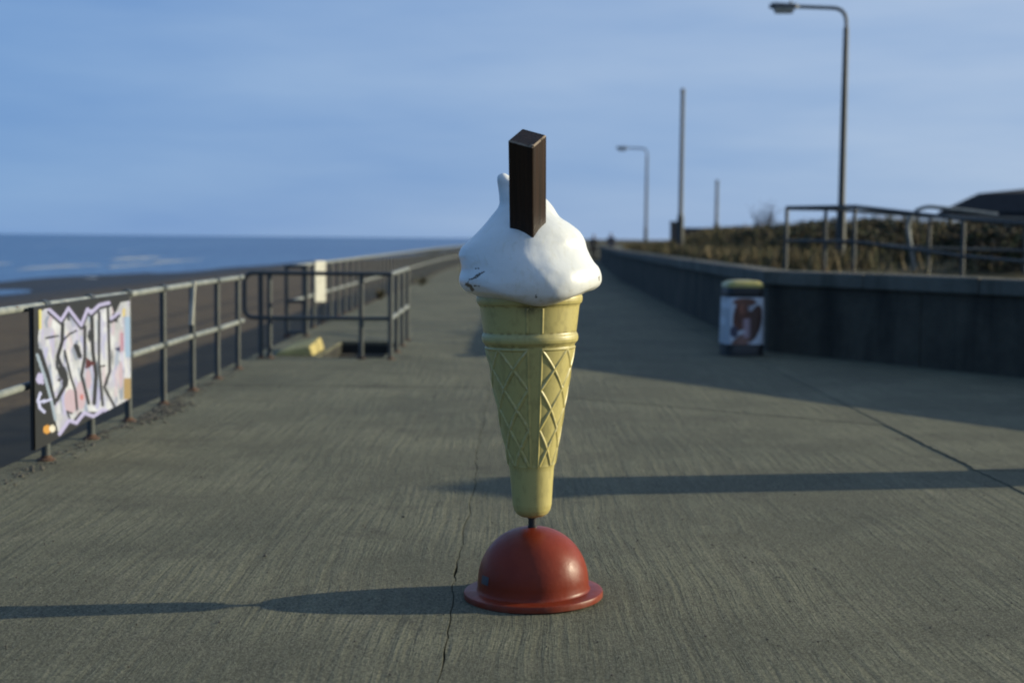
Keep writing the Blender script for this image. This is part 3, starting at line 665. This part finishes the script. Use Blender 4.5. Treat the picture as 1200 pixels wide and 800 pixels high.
# ------------------------------------------------------------------ litter bin with ice cream advert
bn = empty('advert_bin', (3.03, 18.75, 0)); bn.rotation_euler = (0, 0, R(6))
def sq(w, d, n, k=.38):
    out = []
    for i in range(n):
        an = 2*math.pi*i/n; c, s = math.cos(an), math.sin(an); out.append((w*math.copysign(abs(c)**k, c), d*math.copysign(abs(s)**k, s)))
    return out
def shell(w, d, zs, n=72):
    rows = []
    for sc, z in zs: rows.append([(x*sc, y*sc, z) for x, y in sq(w, d, n)])
    return np.array(rows)
W_, D_ = .26, .24
zz = np.linspace(.15, .765, 80); P = shell(W_, D_, [(1.02-.06*((z-.15)/.75), z) for z in zz], 200)
C = np.zeros(P.shape); C[:] = (.52, .54, .58)
u = np.clip((P[..., 0]/W_)+.12, -1.1, 1.1); v = (P[..., 2]-.15)/.615; fr_ = P[..., 1] < -.1
def ell(cx, cy, a, b, rot=0):
    c, s = math.cos(R(rot)), math.sin(R(rot)); du, dv = u-cx, (v-cy)*1.4; return (((du*c+dv*s)/a)**2+((-du*s+dv*c)/b)**2 < 1) & fr_
bl = vnoise(u*5, v*6, 3)
C[ell(-.2, .62, .34, .5, -25)] = (.12, .038, .02); C[ell(.02, .9, .6, .12, 0)] = (.16, .06, .035); C[ell(.52, .45, .33, .6, -30)] = (.07, .03, .02)
C[ell(-.5, .27, .2, .17)] = (.07, .06, .09); C[ell(-.15, .05, .55, .22, 20)] = (.24, .12, .09); C[ell(.1, .35, .22, .3, 20)] = (.42, .30, .33)
C[ell(-.12, .74, .12, .16, 20)] = (.26, .09, .05)
C *= (1-.25*(bl > .6))[..., None]
link('printed_body', grid_mesh('printed_body', P, print_mat('bin_print', .35, .0003), wrap=True, cols=C), bn)
def shell_obj(nm, zs, mat, cap=True):
    P = shell(W_, D_, zs, 72); me = MB(); k, n, _ = P.shape
    me.add(P.reshape(-1, 3).tolist(), [(i*n+j, i*n+(j+1) % n, (i+1)*n+(j+1) % n, (i+1)*n+j) for i in range(k-1) for j in range(n)]+[tuple(range(n-1, -1, -1)), tuple(range((k-1)*n, k*n))])
    return me.build(nm, mat, bn, True)
shell_obj('plinth', [(.95, 0), (1.0, .004), (1.0, .14), (.97, .149)], M['black'])
shell_obj('slot_band', [(.93, .766), (.935, .77), (.93, .885), (.925, .889)], M['black'])
M['lid'] = plain('yellow_lid_plastic', (.36, .30, .07), (.28, .24, .07), .35, 8, .0005)
shell_obj('lid', [(.90, .89), (.96, .892), (.96, .92), (.90, .95), (.72, .975), (.4, .985), (.05, .988)], M['lid'])
tag(bn, 'litter bin printed with ice cream adverts, yellow lid, standing at the wall corner', 'litter bin')

# ------------------------------------------------------------------ lamp columns and poles
def lamp(x, y, top, label, bracket=True, r=.058):
    z0 = float(bank_z(np.array(x), np.array(y)))-.1
    t = empty('street_lamp', (x, y, z0)); H = top-z0
    m = MB(); m.tube([(0, 0, 0), (0, 0, 1.1)], .085, 14); m.tube([(0, 0, 1.1), (0, 0, 1.25), (0, 0, H*.6), (0, 0, H-.35)], [.085, r+.006, r, r-.010], 14); m.build('column', M['lamp'], t, True)
    m = MB(); m.tube(rounded([(0, 0, H-.4), (0, 0, H), (-.90, 0, H+.025)], .26, 8), .034, 10); m.build('bracket_arm', M['lamp'], t, True)
    hd = MB(); prof = [(-.88, .05, .03), (-.92, .09, .07), (-1.35, .11, .085), (-1.40, .08, .06)]
    V = []
    for xx, w, h in prof: V += [(xx, -w, H-.005), (xx, w, H-.005), (xx, w*.8, H+h), (xx, -w*.8, H+h)]
    F = [(0, 1, 2, 3), (15, 14, 13, 12)]+[(i*4+j, (i+1)*4+j, (i+1)*4+(j+1) % 4, i*4+(j+1) % 4) for i in range(3) for j in range(4)]
    hd.add(V, F); ho = hd.build('lantern', M['lamp_head'], t, bevel=.012)
    m = MB(); P = [(-.95, .085), (-1.33, .10)]
    V = [(-.95, -.085, H-.006), (-.95, .085, H-.006), (-1.33, .1, H-.006), (-1.33, -.1, H-.006), (-.98, -.05, H-.10), (-.98, .05, H-.10), (-1.30, .06, H-.10), (-1.30, -.06, H-.10)]
    m.add(V, [(0, 1, 2, 3), (7, 6, 5, 4), (0, 4, 5, 1), (1, 5, 6, 2), (2, 6, 7, 3), (3, 7, 4, 0)]); m.build('lens', M['lens'], ho, bevel=.02)
    m = MB(); m.lathe([(.022, H+.075), (.022, H+.12), (.012, H+.135)], 10, 0, (-1.02, 0)); m.build('photocell', M['lamp_head'], ho, True)
    tag(t, label, 'street lamp', 'street lamps behind the promenade wall'); return t
lamp(6.02, 26.2, 5.72, 'grey street lamp standing beside the ramp railing on the bank')
lamp(6.05, 65.0, 5.62, 'grey street lamp at the far end of the promenade wall')
def pole(x, y, top, r, label):
    z0 = float(bank_z(np.array(x), np.array(y)))-.1; t = empty('bare_pole', (x, y, z0)); H = top-z0
    m = MB(); m.tube([(0, 0, 0), (0, 0, 1.3)], r*1.5, 14); m.tube([(0, 0, 1.3), (0, 0, 1.42), (0, 0, H)], [r*1.5, r, r*.85], 14); m.build('shaft', M['lamp'], t, True)
    m = MB(); m.lathe([(r*.98, H-.12), (r*1.02, H+.01), (r*.5, H+.03)], 14); m.build('cap', M['lamp_head'], t, True)
    tag(t, label, 'pole'); return t
pole(5.22, 44.5, 6.15, .07, 'thick bare lampless pole rising in front of the brick pier')
pole(9.4, 66, 4.25, .075, 'short thin bare pole behind the grassy bank')

# brick pier and low wall on the bank
bw = empty('brick_wall', (6.1, 55, .6))
m = MB(); m.box(0, .42, 0, .42, 0, 1.56); m.build('pier', M['brick'], bw, bevel=.01)
m = MB(); m.box(-.03, .45, -.03, .45, 1.561, 1.62); m.build('pier_cap', M['coping'], bw, bevel=.01)
m = MB(); m.box(.421, 4.6, .1, .32, 0, 1.33); m.build('wall_run', M['brick'], bw, bevel=.01)
m = MB(); m.box(.421, 4.6, .07, .35, 1.331, 1.38); m.build('wall_coping', M['coping'], bw, bevel=.01)
tag(bw, 'low brown brick wall with a taller end pier on the grassy bank', 'wall')

# ramp railing on the bank
def path_rail(name, pts, label, tall=1.05):
    t = empty(name, (pts[0][0], pts[0][1], pts[0][2])); o = Vector(pts[0]); Q = [Vector(p)-o for p in pts]
    for q in Q: post(t, q.x, q.y, q.z, tall)
    rail(t, [(q.x, q.y, q.z+tall) for q in Q], .03, 'top_rail', 'post'); rail(t, [(q.x, q.y, q.z+tall*.48) for q in Q], .026, 'middle_rail', 'post')
    tag(t, label, 'railing', 'ramp railings behind the promenade wall'); return t
path_rail('ramp_railing', [(4.52, 23.6, 1.0), (5.36, 22.4, 1.0), (6.66, 21.1, .80), (7.9, 20.0, .68), (9.1, 19.0, .58)], 'front ramp railing sloping down close behind the concrete wall')
rr_ = path_rail('ramp_railing', [(4.62, 24.1, 1.0), (5.32, 24.3, 1.0), (7.12, 24.4, .90), (8.8, 24.5, .87), (10.4, 24.5, .84)], 'rear ramp railing on the side by the dark brambles')
m = MB(); m.tube(rounded([(2.2, .1, .02), (2.05, .1, .9), (2.3, .1, 1.12), (2.9, .1, 1.06), (3.6, .15, .98)], .2), .035, 10); m.build('curved_end_rail', M['rail'], rr_, True)

# dark building on the bank
bd = empty('low_building', (13.3, 42.5, .7)); bd.rotation_euler = (0, 0, R(-38))
m = MB(); m.box(0, 14, 0, 7, 0, 1.55); m.build('wall', M['render'], bd, bevel=.01)
rf = MB(); z = 1.56
rf.add([(-.5, -.5, z), (14.5, -.5, z), (14.5, 7.5, z), (-.5, 7.5, z), (-.5, -.5, z+.14), (14.5, -.5, z+.14), (14.5, 7.5, z+.14), (-.5, 7.5, z+.14), (.35, .5, z+.72), (13.6, .5, z+.72), (13.6, 6.5, z+.72), (.35, 6.5, z+.72), (2.6, 3.5, z+1.1), (11.4, 3.5, z+1.1)],
       [(0, 3, 2, 1), (0, 1, 5, 4), (1, 2, 6, 5), (2, 3, 7, 6), (3, 0, 4, 7), (4, 5, 9, 8), (5, 6, 10, 9), (6, 7, 11, 10), (7, 4, 8, 11), (8, 9, 13, 12), (10, 11, 12, 13), (9, 10, 13), (11, 8, 12)])
rf.build('roof', M['roof'], bd, bevel=.02)
for k in range(6):
    x0 = .8+k*2.2; m = MB(); m.box(x0, x0+1.5, -.03, .02, .55, 1.35); w = m.build('window', M['trim'], bd, bevel=.008)
    for j in range(2):
        m = MB(); m.box(x0+.07+j*.7, x0+.73+j*.7, -.036, -.028, .62, 1.28); m.build('pane', M['glass'], w)
tag(bd, 'low building with a dark hipped felt roof and white framed windows', 'building')

# square pier added at the wall end, unseen, to cast a shadow band
gp = empty('shadow_pier', (9.55, 10.05, 0)); gp.rotation_euler = (0, 0, R(-32))
m = MB(); m.box(-.23, .23, -.23, .23, -.03, 2.5); m.build('shaft', M['wall'], gp, bevel=.02)
m = MB(); m.add([(-.28, -.28, 2.501), (.28, -.28, 2.501), (.28, .28, 2.501), (-.28, .28, 2.501), (-.28, -.28, 2.6), (.28, -.28, 2.6), (.28, .28, 2.6), (-.28, .28, 2.6), (0, 0, 2.72)], [(0, 3, 2, 1), (0, 1, 5, 4), (1, 2, 6, 5), (2, 3, 7, 6), (3, 0, 4, 7), (4, 5, 8), (5, 6, 8), (6, 7, 8), (7, 4, 8)]); m.build('pier_cap', M['coping'], gp, bevel=.012)
tag(gp, 'square concrete pier added out of view at the near wall end to cast a shadow band', 'pier')

# ------------------------------------------------------------------ vegetation on the bank
def scatter(n, fx):
    pts = []
    while len(pts) < n:
        y = rng.uniform(21, 64, n); u = rng.uniform(.45, 10, n)**1.0; x = wall_x(y)+u; k = fx(x, y, u); keep = rng.random(n) < k
        pts += list(zip(x[keep], y[keep]))
    return np.array(pts[:n])
def grass(n, fx, mats, hmin, hmax, name):
    p = scatter(n, fx); z = bank_z(p[:, 0], p[:, 1]); h = rng.uniform(hmin, hmax, n); a = rng.uniform(0, 2*np.pi, n); l = rng.uniform(.1, .6, n)
    V = np.stack([np.cos(a)*h*l*.5, np.sin(a)*h*l*.5, h*.5], 1); w = rng.uniform(.006, .014, n); b = a+np.pi/2+rng.uniform(-.6, .6, n); U = np.stack([np.cos(b)*w, np.sin(b)*w, np.zeros(n)], 1)
    C = np.stack([p[:, 0], p[:, 1], z-.02], 1)+V
    return quads_mesh(name, C, U, V, mats, rng.integers(0, len(mats), n))
g1 = lambda x, y, u: (vnoise(x*.8, y*.5, 12)**1.5)*(1-.75*((y < 40) & (u > 3)))*(1-.97*((y < 24.6)))
tag(link('grass', grass(42000, g1, [M['blade_dry'], M['blade_dry'], M['blade_green']], .12, .42, 'grass')), 'tussocky dry and green grass covering the bank behind the wall', 'grass', kind='stuff')
def thicket(blobs, n, name, mats, label):
    Cs, Us, Vs = [], [], []
    w = np.array([b[3]*b[4]*b[5] for b in blobs])**.7; w = w/w.sum()
    for b, k in zip(blobs, (w*n).astype(int)):
        d = rng.normal(size=(k, 3)); d /= np.linalg.norm(d, axis=1)[:, None]; r = rng.uniform(.35, 1.08, k)**.6
        p = d*r[:, None]*np.array(b[3:6]); p[:, 2] = np.abs(p[:, 2]); Cs.append(p+np.array(b[:3]))
        u = rng.normal(size=(k, 3)); u /= np.linalg.norm(u, axis=1)[:, None]; v = np.cross(u, rng.normal(size=(k, 3))); v /= np.linalg.norm(v, axis=1)[:, None]+1e-9
        s = rng.uniform(.018, .05, k)[:, None]; Us.append(u*s*.7); Vs.append(v*s)
    C = np.concatenate(Cs); return quads_mesh(name, C, np.concatenate(Us), np.concatenate(Vs), mats, rng.choice(len(mats), len(C), p=[.6, .4] if len(mats) == 2 else None))
bl = []
for k in range(46):
    y = rng.uniform(26.5, 47); u = rng.uniform(2.6, 7.5); x = float(wall_x(y))+u
    if y > 38: x += 1.5
    bl.append((x, y, float(bank_z(np.array(x), np.array(y)))-.08, rng.uniform(.5, 1.1), rng.uniform(.5, 1.1), rng.uniform(.22, .48)))
for k in range(16):
    x = rng.uniform(8, 13.5); y = rng.uniform(25, 31); bl.append((x, y, float(bank_z(np.array(x), np.array(y)))-.1, rng.uniform(.6, 1.1), rng.uniform(.5, .9), rng.uniform(.35, .7)))
tag(link('bramble_thicket', thicket(bl, 60000, 'bramble_thicket', [M['bramble'], M['bramble2']], '')), 'dark brown bramble thicket spreading over the bank', 'brambles', kind='stuff')
def shrub(x, y, h, label):
    z = float(bank_z(np.array(x), np.array(y)))-.05; t = empty('bare_shrub', (x, y, z)); m = MB()
    for i in range(26):
        a = random.uniform(0, 6.28); l = random.uniform(.2, .55); hh = h*random.uniform(.55, 1); p = [(0, 0, 0)]
        for k in range(1, 5):
            q = k/4; p.append((math.cos(a)*l*q*h+random.uniform(-.04, .04), math.sin(a)*l*q*h+random.uniform(-.04, .04), hh*q))
        m.tube(p, [.012, .010, .008, .005, .003], 5)
        for j in range(5):
            k = random.randint(2, 4); b = Vector(p[k]); m.tube([b, b+Vector((random.uniform(-.2, .2), random.uniform(-.2, .2), random.uniform(.08, .3)))], [.005, .002], 4)
    m.build('branches', M['twig'], t); tag(t, label, 'shrub'); return t
shrub(7.3, 41.5, .85, 'thin leafless shrub poking above the bank left of the ramp railing')

def weed(x, y, h, label, spread=.2, group='weeds in the promenade joints'):
    n = 70; a = rng.uniform(0, 6.28, n); hh = h*rng.uniform(.3, 1, n); l = rng.uniform(.2, 1, n)*spread
    V = np.stack([np.cos(a)*l, np.sin(a)*l, hh], 1)*.5; w = rng.uniform(.008, .02, n); U = np.stack([-np.sin(a)*w, np.cos(a)*w, np.zeros(n)], 1)
    o = link('weed', quads_mesh('weed', V+np.array([0, 0, -.01]), U, V, [M['blade_green'], M['blade_dry']], rng.integers(0, 2, n))); o.location = (x, y, 0); tag(o, label, 'weed', group); return o
weed(-3.2, 34.5, .28, 'small dark weed tuft at the foot of the far railing')
weed(-2.9, 45.5, .34, 'wide green weed clump at the edge of the far promenade', .5)
weed(-1.9, 58, .34, 'low weed clump beyond the others, furthest along the promenade', .5)

# broken mortar and dirt along the railing foot
db = MB()
for k in range(900):
    y = random.choice([random.gauss(12.0, .5), random.uniform(8, 16.2)]); x = -3.12+abs(random.gauss(0, .07))+(.06 if 11.2 < y < 12.8 else 0)*random.random()*3; s = random.uniform(.003, .014)*(1.6 if random.random() < .1 else 1)
    V = [(x+s*random.uniform(.6, 1.2)*dx, y+s*random.uniform(.6, 1.3)*dy, s*.7*(dz)*random.uniform(.6, 1)) for dx, dy, dz in ((-1,-1,0), (1,-1,0), (1,1,0), (-1,1,0), (-.6,-.6,1), (.6,-.6,1), (.6,.6,1), (-.6,.6,1))]
    db.add(V, [(0, 3, 2, 1), (4, 5, 6, 7), (0, 1, 5, 4), (1, 2, 6, 5), (2, 3, 7, 6), (3, 0, 4, 7)])
tag(db.build('rubble', M['debris']), 'crumbled mortar and dirt scattered along the railing foot', 'rubble', kind='stuff')

pb = MB()
for k in range(520):
    y = 4+abs(random.gauss(0, 5)); x = random.uniform(-3.0, 3.3)*(1 if y < 10 else .9); sz = random.uniform(.0018, .0052)*(2.0 if random.random() < .05 else 1)
    V = [(x+sz*random.uniform(.6, 1.3)*dx, y+sz*random.uniform(.6, 1.3)*dy, sz*1.2*dz*random.uniform(.6, 1)) for dx, dy, dz in ((-1,-1,0), (1,-1,0), (1,1,0), (-1,1,0), (-.5,-.5,1), (.5,-.5,1), (.5,.5,1), (-.5,.5,1))]
    pb.add(V, [(0, 3, 2, 1), (4, 5, 6, 7), (0, 1, 5, 4), (1, 2, 6, 5), (2, 3, 7, 6), (3, 0, 4, 7)])
tag(pb.build('pebbles', M['debris']), 'tiny loose pebbles scattered over the concrete promenade', 'pebbles', kind='stuff')

# ------------------------------------------------------------------ distant walkers
def person(x, y, z, h, yaw, coat, legs, label):
    s = h/1.72
    J = {'pel': (0,0,.95,.135,.105), 'wai': (0,0,1.10,.13,.10), 'che': (0,.0,1.30,.165,.115), 'nec': (0,0,1.47,.055,.055), 'hd0': (0,-.015,1.55,.07,.08), 'hd1': (0,-.02,1.63,.078,.092), 'hd2': (0,-.01,1.70,.05,.06),
         'hl': (.09,0,.90,.085,.085), 'kl': (.10,-.09,.49,.058,.06), 'al': (.10,.02,.09,.042,.045), 'tl': (.11,-.12,.035,.04,.03), 'hr': (-.09,0,.90,.085,.085), 'kr': (-.10,.03,.49,.058,.06), 'ar': (-.10,.24,.12,.042,.045), 'tr': (-.11,.13,.04,.04,.03),
         'sl': (.19,0,1.40,.06,.06), 'el': (.24,.06,1.12,.048,.048), 'wl': (.24,-.05,.88,.034,.036), 'fl': (.235,-.08,.80,.03,.036), 'sr': (-.19,0,1.40,.06,.06), 'er': (-.24,-.03,1.12,.048,.048), 'wr': (-.23,-.14,.90,.034,.036), 'fr': (-.225,-.17,.82,.03,.036)}
    E = [('pel','wai'),('wai','che'),('che','nec'),('nec','hd0'),('hd0','hd1'),('hd1','hd2'),('pel','hl'),('hl','kl'),('kl','al'),('al','tl'),('pel','hr'),('hr','kr'),('kr','ar'),('ar','tr'),('che','sl'),('sl','el'),('el','wl'),('wl','fl'),('che','sr'),('sr','er'),('er','wr'),('wr','fr')]
    ks = list(J); me = bpy.data.meshes.new('walker'); me.from_pydata([J[k][:3] for k in ks], [(ks.index(a), ks.index(b)) for a, b in E], [])
    o = bpy.data.objects.new('walker', me); COL.objects.link(o); o.modifiers.new('skin', 'SKIN'); sub = o.modifiers.new('sub', 'SUBSURF'); sub.levels = 2; sub.render_levels = 2
    for k, v in zip(ks, me.skin_vertices[0].data): v.radius = J[k][3:]; v.use_root = (k == 'pel')
    bpy.context.view_layer.update(); dg = bpy.context.evaluated_depsgraph_get(); nm = bpy.data.meshes.new_from_object(o.evaluated_get(dg)); bpy.data.objects.remove(o)
    nm.materials.clear()
    for mt in (legs, coat, M['skin'], M['hair']): nm.materials.append(mt)
    for p in nm.polygons:
        c = p.center; p.use_smooth = True
        p.material_index = 0 if c.z < .88 and abs(c.x) < .19 else (1 if c.z < 1.475 and not (c.z < .87) else 2)
        if c.z > 1.60 or (c.z > 1.49 and c.y > -.05): p.material_index = 3
    o = link('person', nm); o.location = (x, y, z); o.scale = (s,)*3; o.rotation_euler = (0, 0, yaw); tag(o, label, 'person'); return o
M['skin'] = plain('skin', (.45, .28, .2), None, .6); M['hair'] = plain('dark_hair', (.02, .016, .013), None, .7)
M['coat'] = plain('black_coat', (.02, .02, .022), None, .85); M['jeans'] = plain('dark_trousers', (.018, .02, .028), None, .85); M['coat2'] = plain('navy_jacket', (.03, .04, .07), None, .85)
person(4.98, 88, .0, 1.84, .1, M['coat'], M['jeans'], 'distant person in black coat walking on the promenade beside the wall end')
person(6.4, 93, .1, 1.86, -.2, M['coat2'], M['jeans'], 'distant person in dark blue jacket partly hidden behind the wall')

scene.render.engine = 'CYCLES'
scene.cycles.filter_width = 2.0
